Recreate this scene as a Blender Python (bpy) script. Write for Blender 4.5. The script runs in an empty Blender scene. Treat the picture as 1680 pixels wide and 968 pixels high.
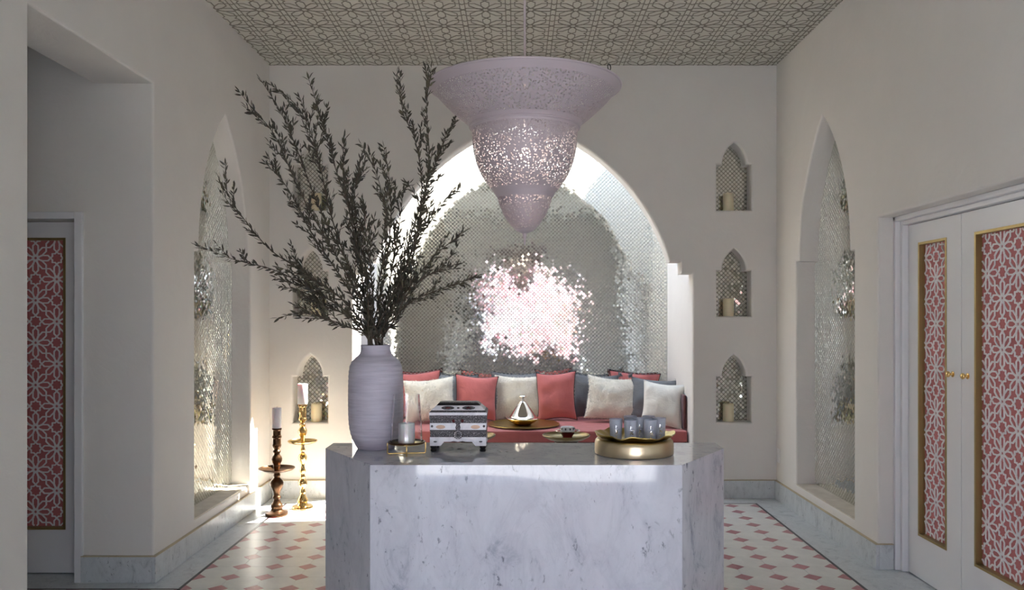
import bpy, math, random
from mathutils import Vector, Matrix, geometry
random.seed(7)
D = bpy.data
SC = bpy.context.scene
COL = SC.collection
R = math.radians
PI = math.pi

# ------------------------------------------------------------------ camera
F, PX, PY, HC = 1335.0, 850.0, 521.0, 1.53       # focal length and principal point in px, eye height
cd = D.cameras.new('camera'); cam = D.objects.new('camera', cd); COL.objects.link(cam)
cam.location = (0, 0, HC); cam.rotation_euler = (R(90), 0, 0)
cd.sensor_width = 36; cd.lens = 36*F/1680; cd.shift_x = -(PX-840)/1680; cd.shift_y = (PY-484)/1680
cd.clip_start = 0.05; cd.clip_end = 200
SC.camera = cam

# ------------------------------------------------------------------ sky, sun, exposure
w = D.worlds.new('sky'); SC.world = w; w.use_nodes = True
nt = w.node_tree; bg = nt.nodes['Background']
tc = nt.nodes.new('ShaderNodeTexCoord'); sx = nt.nodes.new('ShaderNodeSeparateXYZ'); cr = nt.nodes.new('ShaderNodeValToRGB')
nt.links.new(tc.outputs['Generated'], sx.inputs[0]); nt.links.new(sx.outputs['Z'], cr.inputs[0]); nt.links.new(cr.outputs[0], bg.inputs['Color'])
cr.color_ramp.elements[0].position = 0.0; cr.color_ramp.elements[0].color = (0.70, 0.78, 0.95, 1)
cr.color_ramp.elements[1].position = 0.7; cr.color_ramp.elements[1].color = (0.46, 0.61, 0.93, 1)
bg.inputs['Strength'].default_value = 3.4
sd = D.lights.new('sun', 'SUN'); sun = D.objects.new('sun', sd); COL.objects.link(sun)
sd.energy = 17.0; sd.angle = R(0.53); sd.color = (1.0, 0.965, 0.91)
sun.rotation_euler = Vector((-0.76, -0.35, -1.15)).to_track_quat('-Z', 'Y').to_euler()
sun.location = (6, 9, 12)
def portal(name, loc, rot, sx_, sy_):
    l = D.lights.new(name, 'AREA'); l.shape = 'RECTANGLE'; l.size = sx_; l.size_y = sy_
    l.cycles.is_portal = True
    o = D.objects.new(name, l); COL.objects.link(o); o.location = loc; o.rotation_euler = rot
portal('doorway_portal', (0.0, -1.14, 1.45), (R(90), 0, 0), 3.4, 2.9)
portal('skylight_portal', (0.04, 7.53, 3.94), (0, 0, 0), 2.86, 1.02)
vs = SC.view_settings
vs.view_transform = 'Standard'; vs.look = 'None'; vs.gamma = 1.0; vs.use_curve_mapping = False
vs.exposure = 1.3
SC.cycles.use_denoising = True

def P(x, y, d):
    "point at depth d seen at pixel x, y of the 1680 x 968 frame"
    return Vector(((x-PX)*d/F, d, HC-(y-PY)*d/F))

# ------------------------------------------------------------------ materials
def M(name, col=(.8, .8, .8), rough=.5, metal=0.0, **k):
    m = D.materials.new(name); m.use_nodes = True
    b = m.node_tree.nodes['Principled BSDF']
    b.inputs['Base Color'].default_value = (*col, 1); b.inputs['Roughness'].default_value = rough; b.inputs['Metallic'].default_value = metal
    for key, v in k.items():
        b.inputs[key.replace('_', ' ')].default_value = v
    return m
def nodes(m):
    return m.node_tree.nodes, m.node_tree.links, m.node_tree.nodes['Principled BSDF']
def pos_map(m, scale=(1, 1, 1), rot=(0, 0, 0), world=True):
    N, L, b = nodes(m)
    if world:
        g = N.new('ShaderNodeNewGeometry').outputs['Position']
    else:
        g = N.new('ShaderNodeTexCoord').outputs['Object']
    mp = N.new('ShaderNodeMapping'); L.new(g, mp.inputs[0])
    mp.inputs['Scale'].default_value = scale; mp.inputs['Rotation'].default_value = rot
    return mp.outputs[0]
def noise(m, vec, scale, detail=4, rough=.55, dist=0):
    N, L, b = nodes(m); n = N.new('ShaderNodeTexNoise'); L.new(vec, n.inputs['Vector'])
    n.inputs['Scale'].default_value = scale; n.inputs['Detail'].default_value = detail
    n.inputs['Roughness'].default_value = rough; n.inputs['Distortion'].default_value = dist
    return n.outputs['Fac']
def ramp(m, fac, stops):
    N, L, b = nodes(m); r = N.new('ShaderNodeValToRGB'); L.new(fac, r.inputs[0])
    e = r.color_ramp.elements
    while len(e) < len(stops): e.new(0.5)
    for i, (p, c) in enumerate(stops):
        e[i].position = p; e[i].color = (*c, 1) if len(c) == 3 else c
    return r.outputs[0]
def mix(m, fac, a, b_, mode='MIX'):
    N, L, b = nodes(m); x = N.new('ShaderNodeMix'); x.data_type = 'RGBA'; x.blend_type = mode
    for sock, v in ((x.inputs[0], fac), (x.inputs[6], a), (x.inputs[7], b_)):
        if isinstance(v, (int, float)): sock.default_value = v
        elif isinstance(v, tuple): sock.default_value = (*v, 1)
        else: L.new(v, sock)
    return x.outputs[2]
def bump(m, h, strength=.3, dist=.01):
    N, L, b = nodes(m); n = N.new('ShaderNodeBump'); n.inputs['Strength'].default_value = strength; n.inputs['Distance'].default_value = dist
    L.new(h, n.inputs['Height']); L.new(n.outputs[0], b.inputs['Normal'])
def setc(m, sock):
    N, L, b = nodes(m); L.new(sock, b.inputs['Base Color'])

def plaster_mat(name, col):
    m = M(name, col, .85); v = pos_map(m)
    n = noise(m, v, 2.2, 5, .6, .6)
    setc(m, mix(m, .5, tuple(col), ramp(m, n, [(.3, tuple(c*.95 for c in col)), (.7, tuple(min(1, c*1.03) for c in col))])))
    bump(m, noise(m, v, 5, 6, .62, .8), .22, .02)
    return m
PLASTER = plaster_mat('white_plaster', (.775, .745, .69))

def marble_mat(name, base, dark, rough, sc=1.0, rot=(0, R(35), R(20)), speck=1.0):
    m = M(name, base, rough); N, L, b = nodes(m)
    v = pos_map(m, (2.6*sc, 2.6*sc, 1.3*sc), rot)
    a = noise(m, v, 2.4, 9, .70, .7)
    mid = tuple(.25*x+.75*y for x, y in zip(dark, base))
    c1 = ramp(m, a, [(.34, dark), (.44, mid), (.58, base), (.75, tuple(min(1, x*1.06) for x in base))])
    v2 = pos_map(m, (1.4*sc, 1.4*sc, .8*sc), rot)
    n2 = noise(m, v2, 22, 5, .65, .4); gate = noise(m, v2, 3.5, 3, .6, .5)
    sp = mix(m, 1.0, ramp(m, n2, [(.33, (speck, speck, speck)), (.40, (0, 0, 0))]), ramp(m, gate, [(.42, (0, 0, 0)), (.58, (1, 1, 1))]), 'MULTIPLY')
    c2 = mix(m, sp, c1, tuple(x*.55 for x in dark))
    n3 = noise(m, v, 1.2, 8, .65, 1.2)
    vein = ramp(m, n3, [(.48, (0, 0, 0)), (.498, (.20, .20, .20)), (.516, (0, 0, 0))])
    setc(m, mix(m, vein, c2, dark))
    return m
MARBLE = marble_mat('carrara_marble', (.60, .61, .65), (.37, .385, .44), .04, 1.2, (R(8), R(38), R(20)))
MARBLE_B = marble_mat('border_marble', (.62, .65, .65), (.40, .43, .435), .28, 2.2, (0, 0, R(40)))
WHITE_TILE = M('white_floor_tile', (.76, .75, .68), .3)
v = pos_map(WHITE_TILE, (1, 1, 1)); setc(WHITE_TILE, ramp(WHITE_TILE, noise(WHITE_TILE, v, 7, 6, .65, .5), [(.3, (.70, .69, .63)), (.65, (.80, .79, .72))]))
PINK_TILE = M('rose_marble_tile', (.55, .22, .22), .3)
v = pos_map(PINK_TILE, (1, 3, 1), (0, 0, R(40))); setc(PINK_TILE, ramp(PINK_TILE, noise(PINK_TILE, v, 16, 5, .65, 1.5), [(.35, (.42, .155, .17)), (.6, (.53, .22, .225)), (.75, (.68, .42, .40))]))
GROUT = M('floor_grout', (.56, .55, .50), .85)
BLACK = M('black_stone', (.025, .023, .022), .3)
SILL = M('limestone_sill', (.62, .56, .46), .7)
v = pos_map(SILL); setc(SILL, ramp(SILL, noise(SILL, v, 12, 5), [(.3, (.56, .50, .41)), (.7, (.68, .62, .52))]))
TANLINE = M('tan_bead', (.50, .42, .27), .5)

MIRROR = M('antique_mirror', (.62, .625, .575), .045, 1.0)
v = pos_map(MIRROR)
setc(MIRROR, ramp(MIRROR, noise(MIRROR, v, 60, 4, .7), [(.28, (.34, .33, .28)), (.36, (.74, .745, .69)), (.8, (.82, .825, .77))]))
NM, LM, bM_ = nodes(MIRROR); LM.new(ramp(MIRROR, noise(MIRROR, v, 25, 3), [(.3, (.03, .03, .03)), (.8, (.09, .09, .09))]), bM_.inputs['Roughness'])
MGROUT = M('mirror_grout', (.74, .74, .66), .8); DGROUT = M('dark_mirror_grout', (.20, .185, .14), .8)

PAINT = M('white_door_paint', (.80, .795, .79), .32)
BRASS = M('aged_brass', (.42, .32, .15), .42, 1.0); BRASSD = M('dull_bronze', (.24, .18, .085), .35, 1.0)
GOLD = M('polished_gold_brass', (.83, .58, .24), .14, 1.0)
TRAYGOLD = M('hammered_gold', (.50, .38, .13), .30, 1.0)
v = pos_map(TRAYGOLD); bump(TRAYGOLD, noise(TRAYGOLD, v, 60, 3), .25, .004)
DRUMB = M('drum_brass', (.70, .585, .39), .30, 1.0)
v = pos_map(DRUMB, (1, 1, .3)); bump(DRUMB, noise(DRUMB, v, 40, 3), .15, .003)
BRONZE = M('dark_bronze', (.085, .042, .018), .30, .8)
SILVER = M('polished_silver', (.82, .80, .76), .08, 1.0)
ROSE = M('rose_backing', (.50, .155, .15), .6)
FRET = M('white_fretwork', (.82, .80, .78), .45)
def cloth(name, col, sc=180, st=.25, wr=True):
    m = M(name, col, .9); v = pos_map(m)
    m.node_tree.nodes['Principled BSDF'].inputs['Sheen Weight'].default_value = .25
    n = noise(m, v, 9, 5, .6, .7)
    setc(m, ramp(m, n, [(.25, tuple(c*.88 for c in col)), (.75, tuple(min(1, c*1.08) for c in col))]))
    bump(m, n, st, .03)
    return m
CORAL = cloth('coral_linen', (.53, .150, .135))
GREYC = cloth('slate_grey_linen', (.16, .17, .175))
CREAMF = cloth('cream_fleece', (.86, .82, .70), st=.5)
LINEN = cloth('ivory_ribbed_linen', (.80, .78, .69))
PIPING = M('dark_piping', (.035, .02, .02), .7)
SEATC = cloth('coral_mattress', (.46, .125, .115))
WAX = M('white_wax', (.84, .83, .83), .5, Subsurface_Weight=.2)
CWAX = M('cream_wax', (.80, .71, .48), .5, Subsurface_Weight=.2)
WICK = M('wick', (.05, .04, .03), .9)
GLASS = M('clear_glass', (1, 1, 1), .01, 0, Transmission_Weight=1.0, IOR=1.45)
FROST = M('frosted_smoke_glass', (.62, .65, .72), .35, 0, Transmission_Weight=.45, IOR=1.2)
VASE = M('lavender_stoneware', (.50, .475, .54), .42)
v = pos_map(VASE, (1, 1, 14)); nv = noise(VASE, v, 9, 5, .6)
setc(VASE, ramp(VASE, nv, [(.3, (.42, .395, .46)), (.7, (.56, .535, .60))])); bump(VASE, nv, .35, .004)
STEM = M('olive_twig', (.085, .065, .045), .8)
LEAF = M('olive_leaf', (.06, .062, .036), .5)
v = pos_map(LEAF); setc(LEAF, ramp(LEAF, noise(LEAF, v, 14, 2), [(.3, (.034, .029, .019)), (.55, (.062, .056, .034)), (.8, (.15, .135, .075))]))
BONE = M('bone_inlay', (.78, .77, .79), .35)
v = pos_map(BONE, (1, 1, 1)); setc(BONE, ramp(BONE, noise(BONE, v, 30, 4), [(.3, (.66, .65, .68)), (.6, (.82, .81, .83))]))
FILI = M('filigree_metal', (.2, .19, .2), .45, .15)
v = pos_map(FILI); N_, L_, b_ = nodes(FILI); vo = N_.new('ShaderNodeTexVoronoi'); vo.inputs['Scale'].default_value = 330; L_.new(v, vo.inputs['Vector'])
setc(FILI, ramp(FILI, vo.outputs['Distance'], [(.25, (.010, .009, .011)), (.55, (.06, .055, .06)), (.85, (.30, .285, .29))])); bump(FILI, vo.outputs['Distance'], .5, .002)
DARKM = M('blackened_metal', (.03, .028, .028), .35, .6)
GARNET = M('garnet_stone', (.10, .02, .02), .15)
COPPER = M('copper_inlay', (.62, .42, .30), .5, .3)
WOOD = M('dark_wood', (.09, .045, .025), .45)
v = pos_map(WOOD, (1, 1, .15)); setc(WOOD, ramp(WOOD, noise(WOOD, v, 25, 5), [(.3, (.06, .03, .016)), (.7, (.13, .065, .035))]))
CERR = M('oxblood_glaze', (.16, .02, .018), .15)
CEILB = M('ceiling_sage', (.56, .55, .48), .85)
CEILL = M('ceiling_line', (.235, .22, .18), .9)
PLATE = M('switch_plate', (.82, .81, .78), .4)
# perforated metal: small drilled holes let one see through
PERF = M('perforated_metal', (.47, .405, .42), .55, .15); PLAINM = M('painted_metal', (.52, .45, .465), .5, .15)
N_, L_, b_ = nodes(PERF); v = pos_map(PERF, world=False)
vo = N_.new('ShaderNodeTexVoronoi'); vo.inputs['Scale'].default_value = 112; L_.new(v, vo.inputs['Vector'])
sz = noise(PERF, v, 22, 2); ad = N_.new('ShaderNodeMath'); ad.operation = 'MULTIPLY_ADD'; L_.new(sz, ad.inputs[0]); ad.inputs[1].default_value = .30; ad.inputs[2].default_value = .19
gt = N_.new('ShaderNodeMath'); gt.operation = 'GREATER_THAN'; L_.new(vo.outputs['Distance'], gt.inputs[0]); L_.new(ad.outputs[0], gt.inputs[1])
L_.new(gt.outputs[0], b_.inputs['Alpha'])

# ------------------------------------------------------------------ mesh helpers
class MB:
    def __init__(s): s.v = []; s.f = []
    def add(s, vs, fs):
        k = len(s.v); s.v += [tuple(p) for p in vs]; s.f += [tuple(i+k for i in f) for f in fs]
    def box(s, a, b):
        x0, y0, z0 = (min(p, q) for p, q in zip(a, b)); x1, y1, z1 = (max(p, q) for p, q in zip(a, b))
        s.add([(x0, y0, z0), (x1, y0, z0), (x1, y1, z0), (x0, y1, z0), (x0, y0, z1), (x1, y0, z1), (x1, y1, z1), (x0, y1, z1)],
              [(0, 3, 2, 1), (4, 5, 6, 7), (0, 1, 5, 4), (1, 2, 6, 5), (2, 3, 7, 6), (3, 0, 4, 7)]); return s
    def lathe(s, prof, n=40, c=(0, 0, 0), closed=False):
        k = len(s.v)
        for r, z in prof:
            for i in range(n):
                a = 2*PI*i/n; s.v.append((c[0]+r*math.cos(a), c[1]+r*math.sin(a), c[2]+z))
        m = len(prof)
        for j in range(m-1 if not closed else m):
            j2 = (j+1) % m
            for i in range(n):
                i2 = (i+1) % n
                s.f.append((k+j*n+i, k+j*n+i2, k+j2*n+i2, k+j2*n+i))
        return s
    def tube(s, pts, r, n=8, closed=False, caps=True):
        pts = [Vector(p) for p in pts]; k = len(s.v); m = len(pts); rs = r if isinstance(r, (list, tuple)) else [r]*m
        ref = None
        for i, p in enumerate(pts):
            a = pts[(i-1) % m] if (closed or i > 0) else p; b = pts[(i+1) % m] if (closed or i < m-1) else p
            t = (b-a).normalized()
            if ref is None:
                ref = t.orthogonal().normalized()
            ref = (ref - t*ref.dot(t)); ref = ref.normalized() if ref.length > 1e-6 else t.orthogonal().normalized()
            q = t.cross(ref)
            for j in range(n):
                an = 2*PI*j/n; s.v.append(tuple(p + (ref*math.cos(an)+q*math.sin(an))*rs[i]))
        for i in range(m if closed else m-1):
            i2 = (i+1) % m
            for j in range(n):
                j2 = (j+1) % n; s.f.append((k+i*n+j, k+i*n+j2, k+i2*n+j2, k+i2*n+j))
        if caps and not closed:
            s.f.append(tuple(k+j for j in reversed(range(n)))); s.f.append(tuple(k+(m-1)*n+j for j in range(n)))
        return s
    def prism(s, poly, z0, z1):
        n = len(poly)
        s.add([(x, y, z0) for x, y in poly]+[(x, y, z1) for x, y in poly],
              [tuple(reversed(range(n))), tuple(range(n, 2*n))]+[(i, (i+1) % n, n+(i+1) % n, n+i) for i in range(n)]); return s
    def mesh(s, name, smooth=None):
        me = D.meshes.new(name); me.from_pydata(s.v, [], s.f); me.validate()
        if smooth is not None:
            me.polygons.foreach_set('use_smooth', [True]*len(me.polygons))
            me.set_sharp_from_angle(angle=R(smooth))
        me.update(); return me
    def build(s, name, mat, parent=None, smooth=None, bevel=0):
        me = s.mesh(name, smooth); me.materials.append(mat)
        return obj(name, me, parent, bevel)
def obj(name, me, parent=None, bevel=0):
    o = D.objects.new(name, me); COL.objects.link(o)
    if parent is not None: o.parent = parent
    if bevel:
        b = o.modifiers.new('bevel', 'BEVEL'); b.width = bevel; b.segments = 2; b.limit_method = 'ANGLE'; b.angle_limit = R(40)
    return o
def tag(o, label=None, cat=None, group=None, kind=None):
    if label: o['label'] = label
    if cat: o['category'] = cat
    if group: o['group'] = group
    if kind: o['kind'] = kind
    return o
def thing(name, label, cat, loc=(0, 0, 0), group=None, kind=None):
    o = D.objects.new(name, None); COL.objects.link(o); o.location = loc; o.empty_display_size = .1
    return tag(o, label, cat, group, kind)
def shift(mb, d):
    mb.v = [(x+d[0], y+d[1], z+d[2]) for x, y, z in mb.v]; return mb
def in_poly(p, poly):
    x, y = p; c = False; n = len(poly)
    for i in range(n):
        x1, y1 = poly[i]; x2, y2 = poly[i-1]
        if (y1 > y) != (y2 > y) and x < (x2-x1)*(y-y1)/(y2-y1)+x1: c = not c
    return c
def offset_loop(loop, d):
    "move a counter-clockwise loop outward by d"
    n = len(loop); out = []
    for i in range(n):
        a, b, c = Vector(loop[i-1]), Vector(loop[i]), Vector(loop[(i+1) % n])
        t1 = (b-a).normalized(); t2 = (c-b).normalized()
        n1 = Vector((t1.y, -t1.x)); n2 = Vector((t2.y, -t2.x)); k = 1+n1.dot(n2)
        out.append(tuple(b+(n1+n2)*(d/max(k, .35))))
    return out
def wall_mb(outline, holes, th, place, r=.015, back=True):
    """plane wall in (u, v) with rounded openings; place(u, v, depth) gives the 3-D point, depth grows away from the room"""
    mb = MB()
    steps = [(r*(1-math.sin(a)), r*(1-math.cos(a))) for a in (0, R(30), R(60), R(90))] if r else [(0, 0)]
    front = [offset_loop(h, steps[0][0]) for h in holes]
    def face(loops, depth, flip):
        pts = [p for l in loops for p in l]
        tri = geometry.tessellate_polygon([[Vector((u, v, 0)) for u, v in l] for l in loops])
        mb.add([place(u, v, depth) for u, v in pts], [tuple(t) if not flip else tuple(reversed(t)) for t in tri])
    face([outline]+front, 0, False)
    if back: face([outline]+holes, th, True)
    n = len(outline)
    mb.add([place(u, v, 0) for u, v in outline]+[place(u, v, th) for u, v in outline], [(i, (i+1) % n, n+(i+1) % n, n+i) for i in range(n)])
    for h in holes:
        loops = [(offset_loop(h, o) if o > 1e-9 else h, d) for o, d in steps] + [(h, th)]
        m = len(h)
        for (l1, d1), (l2, d2) in zip(loops, loops[1:]):
            mb.add([place(u, v, d1) for u, v in l1]+[place(u, v, d2) for u, v in l2], [(i, (i+1) % m, m+(i+1) % m, m+i) for i in range(m)])
    return mb
def rect(u0, u1, v0, v1): return [(u0, v0), (u1, v0), (u1, v1), (u0, v1)]
def shoulder_arch(cu, v0, hw, v_sh, step, rise, n=14):
    "counter-clockwise loop: straight sides, a small step inward, then a pointed arch"
    a = hw-step; Rr = (a*a+rise*rise)/(2*a); L = [(cu-hw, v0), (cu+hw, v0), (cu+hw, v_sh)]
    arc = []
    for i in range(n+1):
        t = math.asin(rise/Rr)*i/n; arc.append((-(Rr-a)+Rr*math.cos(t), v_sh+Rr*math.sin(t)))
    L += [(cu+x, y) for x, y in arc]
    L += [(cu-x, y) for x, y in reversed(arc[:-1])]
    L += [(cu-hw, v_sh)]
    return L
def mirror_tiles(name, parent, inside, box, place, tilt=.45, seed=1, warp=.25, e=.0176, t=.0160):
    "diagonal mosaic of little bevelled mirror squares, each set at its own slight angle"
    rnd = random.Random(seed); mb = MB(); p = .01874; u0, u1, v0, v1 = box
    for j in range(int((v1-v0)/p)+1):
        for i in range(int((u1-u0)/(2*p))+1):
            u = u0+2*p*i+(p if j % 2 else 0); v = v0+p*j
            if not inside(u, v): continue
            au = R(rnd.gauss(0, tilt))+R(warp)*math.sin(u*9.1+v*3.3+seed); av = R(rnd.gauss(0, tilt))+R(warp)*math.cos(v*8.3-u*4.1+seed)
            base = [(u-e, v), (u, v-e), (u+e, v), (u, v+e)]; top = [(u-t, v), (u, v-t), (u+t, v), (u, v+t)]
            mb.add([place(a, b, 0.0) for a, b in base]+[place(a, b, -.0035+(a-u)*au+(b-v)*av) for a, b in top],
                   [(4, 5, 6, 7), (0, 1, 5, 4), (1, 2, 6, 5), (2, 3, 7, 6), (3, 0, 4, 7)])
    return tag(mb.build(name, MIRROR, parent), kind='stuff')

# ------------------------------------------------------------------ dimensions
XL, XR, YB, ZC = -2.108, 2.191, 6.90, 3.67
YF = -1.0                                    # inner face of the entrance wall
NX0, NX1, YM = -1.397, 1.478, 8.05           # sofa niche: side walls and mirror wall

# ------------------------------------------------------------------ walls
lw = lambda u, v, d: (XL-d, u, v)
niche_side = shoulder_arch(5.862, .214, .555, 1.968, .072, 1.02, 18)
open_l = rect(3.505, 4.706, -.1, 2.884)
wl = wall_mb(rect(YF-.25, YB+.12, -.2, 4.0), [niche_side, open_l], .34, lw).build('wall_left', PLASTER, smooth=35)
tag(wl, 'white plaster wall on the left with a pointed mirror niche and a passage opening', 'wall', kind='structure')
rw = lambda u, v, d: (XR+d, u, v)
door_hole = rect(3.20, 4.955, -.1, 2.14)
wr = wall_mb(rect(YF-.25, YB+.12, -.2, 4.0), [niche_side, door_hole], .34, rw).build('wall_right', PLASTER, smooth=35)
tag(wr, 'white plaster wall on the right with a pointed mirror niche and double doors', 'wall', kind='structure')
MB().box((XR+.335, 3.1, -.1), (XR+.36, 5.05, 2.3)).build('door_light_stop', PLASTER, wr)  # unseen panel added behind the leaves to stop light leaking through their gaps

def side_niche(wall, place, seed):
    loop = offset_loop(niche_side, .004)
    b = MB(); tri = geometry.tessellate_polygon([[Vector((u, v, 0)) for u, v in loop]])
    b.add([place(u, v, .155) for u, v in loop], [tuple(t) for t in tri]); b.build('mirror_backing', DGROUT, wall)
    mirror_tiles('mirror_tiles', wall, lambda u, v: in_poly((u, v), loop), (5.29, 6.43, .22, 3.0), lambda u, v, d: place(u, v, .153+d), 1.2, seed, .3, .0172, .0160)
    s = MB(); c = [place(5.310, .2145, .004), place(6.414, .2145, .15)]
    s.box((c[0][0], c[0][1], .20), (c[1][0], c[1][1], .2185)); s.build('sill', SILL, wall)
side_niche(wl, lw, 3); side_niche(wr, rw, 5)

# back wall with the great arch and six candle niches
def great_arch():
    cx = .04; R0, ccx, ccz = 1.768, -.45, 1.494
    arc = []
    t0 = math.asin((2.0-ccz)/R0); t1 = math.acos(-ccx/R0)
    for i in range(27):
        t = t0+(t1-t0)*i/26; arc.append((ccx+R0*math.cos(t), ccz+R0*math.sin(t)))
    right = [(1.4375, -.1), (1.4375, 1.90), (1.339, 1.90), (1.339, 2.0)]+arc
    return [(cx+x, z) for x, z in right]+[(cx-x, z) for x, z in reversed(right[:-1])]
arch = great_arch()
bw = lambda u, v, d: (u, YB+d, v)
niches = [shoulder_arch(cx, z0, .1475, z0+.388, .047, .186, 8) for cx in (-1.763, 1.832) for z0 in (.641, 1.540, 2.440)]
wb = wall_mb(rect(XL-.02, XR+.02, -.2, 3.90), [arch]+niches, .15, bw, .02).build('wall_back', PLASTER, smooth=35)
tag(wb, 'white plaster back wall with a great pointed arch and six candle niches', 'wall', kind='structure')
for k, nl in enumerate(niches):
    lo = offset_loop(nl, .003); b = MB(); tri = geometry.tessellate_polygon([[Vector((u, v, 0)) for u, v in lo]])
    b.add([bw(u, v, .148) for u, v in lo], [tuple(t) for t in tri]); b.build('mirror_backing', DGROUT, wb)
    us = [p[0] for p in nl]; vs_ = [p[1] for p in nl]
    mirror_tiles('mirror_tiles', wb, lambda u, v: in_poly((u, v), lo), (min(us), max(us), min(vs_), max(vs_)), lambda u, v, d: bw(u, v, .1475+d), 1.0, 20+k, .4, .0168, .0158)

# the sofa niche behind the arch: side walls, mirror wall, open skylight above
tag(MB().box((NX0-.10, YB+.15, -.2), (NX0, YM+.1, 3.90)).build('wall_niche_left', PLASTER), 'white side wall of the sofa niche left of the cushions', 'wall', kind='structure')
tag(MB().box((NX1, YB+.15, -.2), (NX1+.10, YM+.1, 3.90)).build('wall_niche_right', PLASTER), 'white side wall of the sofa niche right of the cushions', 'wall', kind='structure')
wm = MB().box((NX0, YM, -.2), (NX1, YM+.1, 3.90)).build('wall_niche_back', MGROUT)
tag(wm, 'mirror mosaic wall behind the sofa cushions inside the great arch', 'wall', kind='structure')
mirror_tiles('mirror_tiles', wm, lambda u, v: True, (NX0+.02, NX1-.02, .45, 3.80), lambda u, v, d: (u, YM-.001+d, v), .40, 11, .22)
sk = MB()
for a, b in (((NX0-.1, YB, 3.90), (NX1+.1, YB+.15, 3.96)), ((NX0-.1, YM-.02, 3.90), (NX1+.1, YM+.1, 3.96)), ((NX0-.1, YB+.15, 3.90), (NX0+.03, YM-.02, 3.96)), ((NX1-.03, YB+.15, 3.90), (NX1+.1, YM-.02, 3.96))):
    sk.box(a, b)
tag(sk.build('trim_1', PAINT), 'white frame of the open skylight above the sofa niche', 'skylight frame', kind='structure')

# entrance wall behind the camera with an arched doorway
fw = lambda u, v, d: (u, YF-d, v)
def round_arch(cu, hw, vs_, v0=-.1, n=20):
    return [(cu-hw, v0), (cu+hw, v0)]+[(cu+hw*math.cos(PI*i/n), vs_+hw*.8*math.sin(PI*i/n)) for i in range(n+1)]
wf = wall_mb(rect(XL-.34, XR+.34, -.2, 4.0), [round_arch(.17, 1.12, 1.75)], .24, fw).build('wall_front', PLASTER, smooth=35)
tag(wf, 'white entrance wall with an arched doorway opening to the garden', 'wall', kind='structure')

tag(MB().box((XL, 1.30, -.2), (-1.24, 1.70, 4.0)).build('added_shade_wall', PLASTER), 'short unseen plaster wall added on the left to shade the passage', 'wall', kind='structure')  # unseen wall added out of frame to shade the passage end and door
# passage on the left
pw = lambda u, v, d: (u, 4.706+d, v)
wp = wall_mb(rect(-4.2, XL-.34, -.2, 3.6), [rect(-3.45, -2.56, -.1, 2.105)], .2, pw, .004).build('wall_passage', PLASTER, smooth=35)
tag(wp, 'shaded end wall of the left passage around the lattice door', 'wall', kind='structure')
pm = MB(); pm.box((-4.3, 3.2, -.2), (-4.2, 4.92, 3.6)); pm.box((-4.3, 3.2, -.2), (XL-.34, 3.3, 3.6)); pm.box((-4.3, 3.2, 3.4), (XL-.34, 4.92, 3.6)); pm.box((-4.2, 4.91, -.2), (XL-.34, 4.95, 3.6))
tag(pm.build('wall_passage_shell', PLASTER), 'white outer walls and ceiling of the left passage', 'wall', kind='structure')

# ------------------------------------------------------------------ ceiling with fretted line pattern
def pattern(u0, u1, v0, v1, S, cu, cv, rot=False):
    "segments of an eight-fold rosette pattern: rosettes at (cu, cv) + S*(i, j) and the cell centres, stars between"
    segs = []
    rho, hw, r1, r0, rs = .35355, .062, .135, .045, .14645
    def petal(x, y, a):
        c, s = math.cos(a), math.sin(a)
        q = [(rho, 0), (rho-hw, hw), (r1, hw), (r0, 0), (r1, -hw), (rho-hw, -hw)]
        q = [(x+S*(px*c-py*s), y+S*(px*s+py*c)) for px, py in q]
        return [(q[i], q[(i+1) % 6]) for i in range(6)]
    def ring(x, y, rr, n, r2=None, a0=0):
        q = []
        for i in range(n):
            rad = rr if (r2 is None or i % 2 == 0) else r2
            a = a0+2*PI*i/n; q.append((x+S*rad*math.cos(a), y+S*rad*math.sin(a)))
        return [(q[i], q[(i+1) % n]) for i in range(n)]
    ros, sta = [], []
    m = 1.5*S
    if rot:
        c = S*.70711
        for i in range(int((u0-m-cu)/c)-1, int((u1+m-cu)/c)+2):
            for j in range(int((v0-m-cv)/c)-1, int((v1+m-cv)/c)+2):
                ros.append((cu+i*c, cv+j*c)); sta.append((cu+(i+.5)*c, cv+(j+.5)*c))
        off = PI/4
    else:
        for i in range(int((u0-m-cu)/S)-1, int((u1+m-cu)/S)+2):
            for j in range(int((v0-m-cv)/S)-1, int((v1+m-cv)/S)+2):
                x, y = cu+i*S, cv+j*S
                ros += [(x, y), (x+S/2, y+S/2)]; sta += [(x+S/2, y), (x, y+S/2)]
        off = 0
    for x, y in ros:
        if not (u0-.5*S < x < u1+.5*S and v0-.5*S < y < v1+.5*S): continue
        for k in range(8): segs += petal(x, y, off+k*PI/4)
        segs += ring(x, y, .062, 8, a0=PI/8)
    for x, y in sta:
        if not (u0-.3*S < x < u1+.3*S and v0-.3*S < y < v1+.3*S): continue
        segs += ring(x, y, rs, 16, rs*.7654, off)
    out = []
    for (x1, y1), (x2, y2) in segs:           # clip to the panel
        t0, t1 = 0.0, 1.0; dx, dy = x2-x1, y2-y1; ok = True
        for p, q in ((-dx, x1-u0), (dx, u1-x1), (-dy, y1-v0), (dy, v1-y1)):
            if abs(p) < 1e-12:
                if q < 0: ok = False
            else:
                t = q/p
                if p < 0: t0 = max(t0, t)
                else: t1 = min(t1, t)
        if ok and t1-t0 > 1e-3: out.append(((x1+t0*dx, y1+t0*dy), (x1+t1*dx, y1+t1*dy)))
    return out
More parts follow.
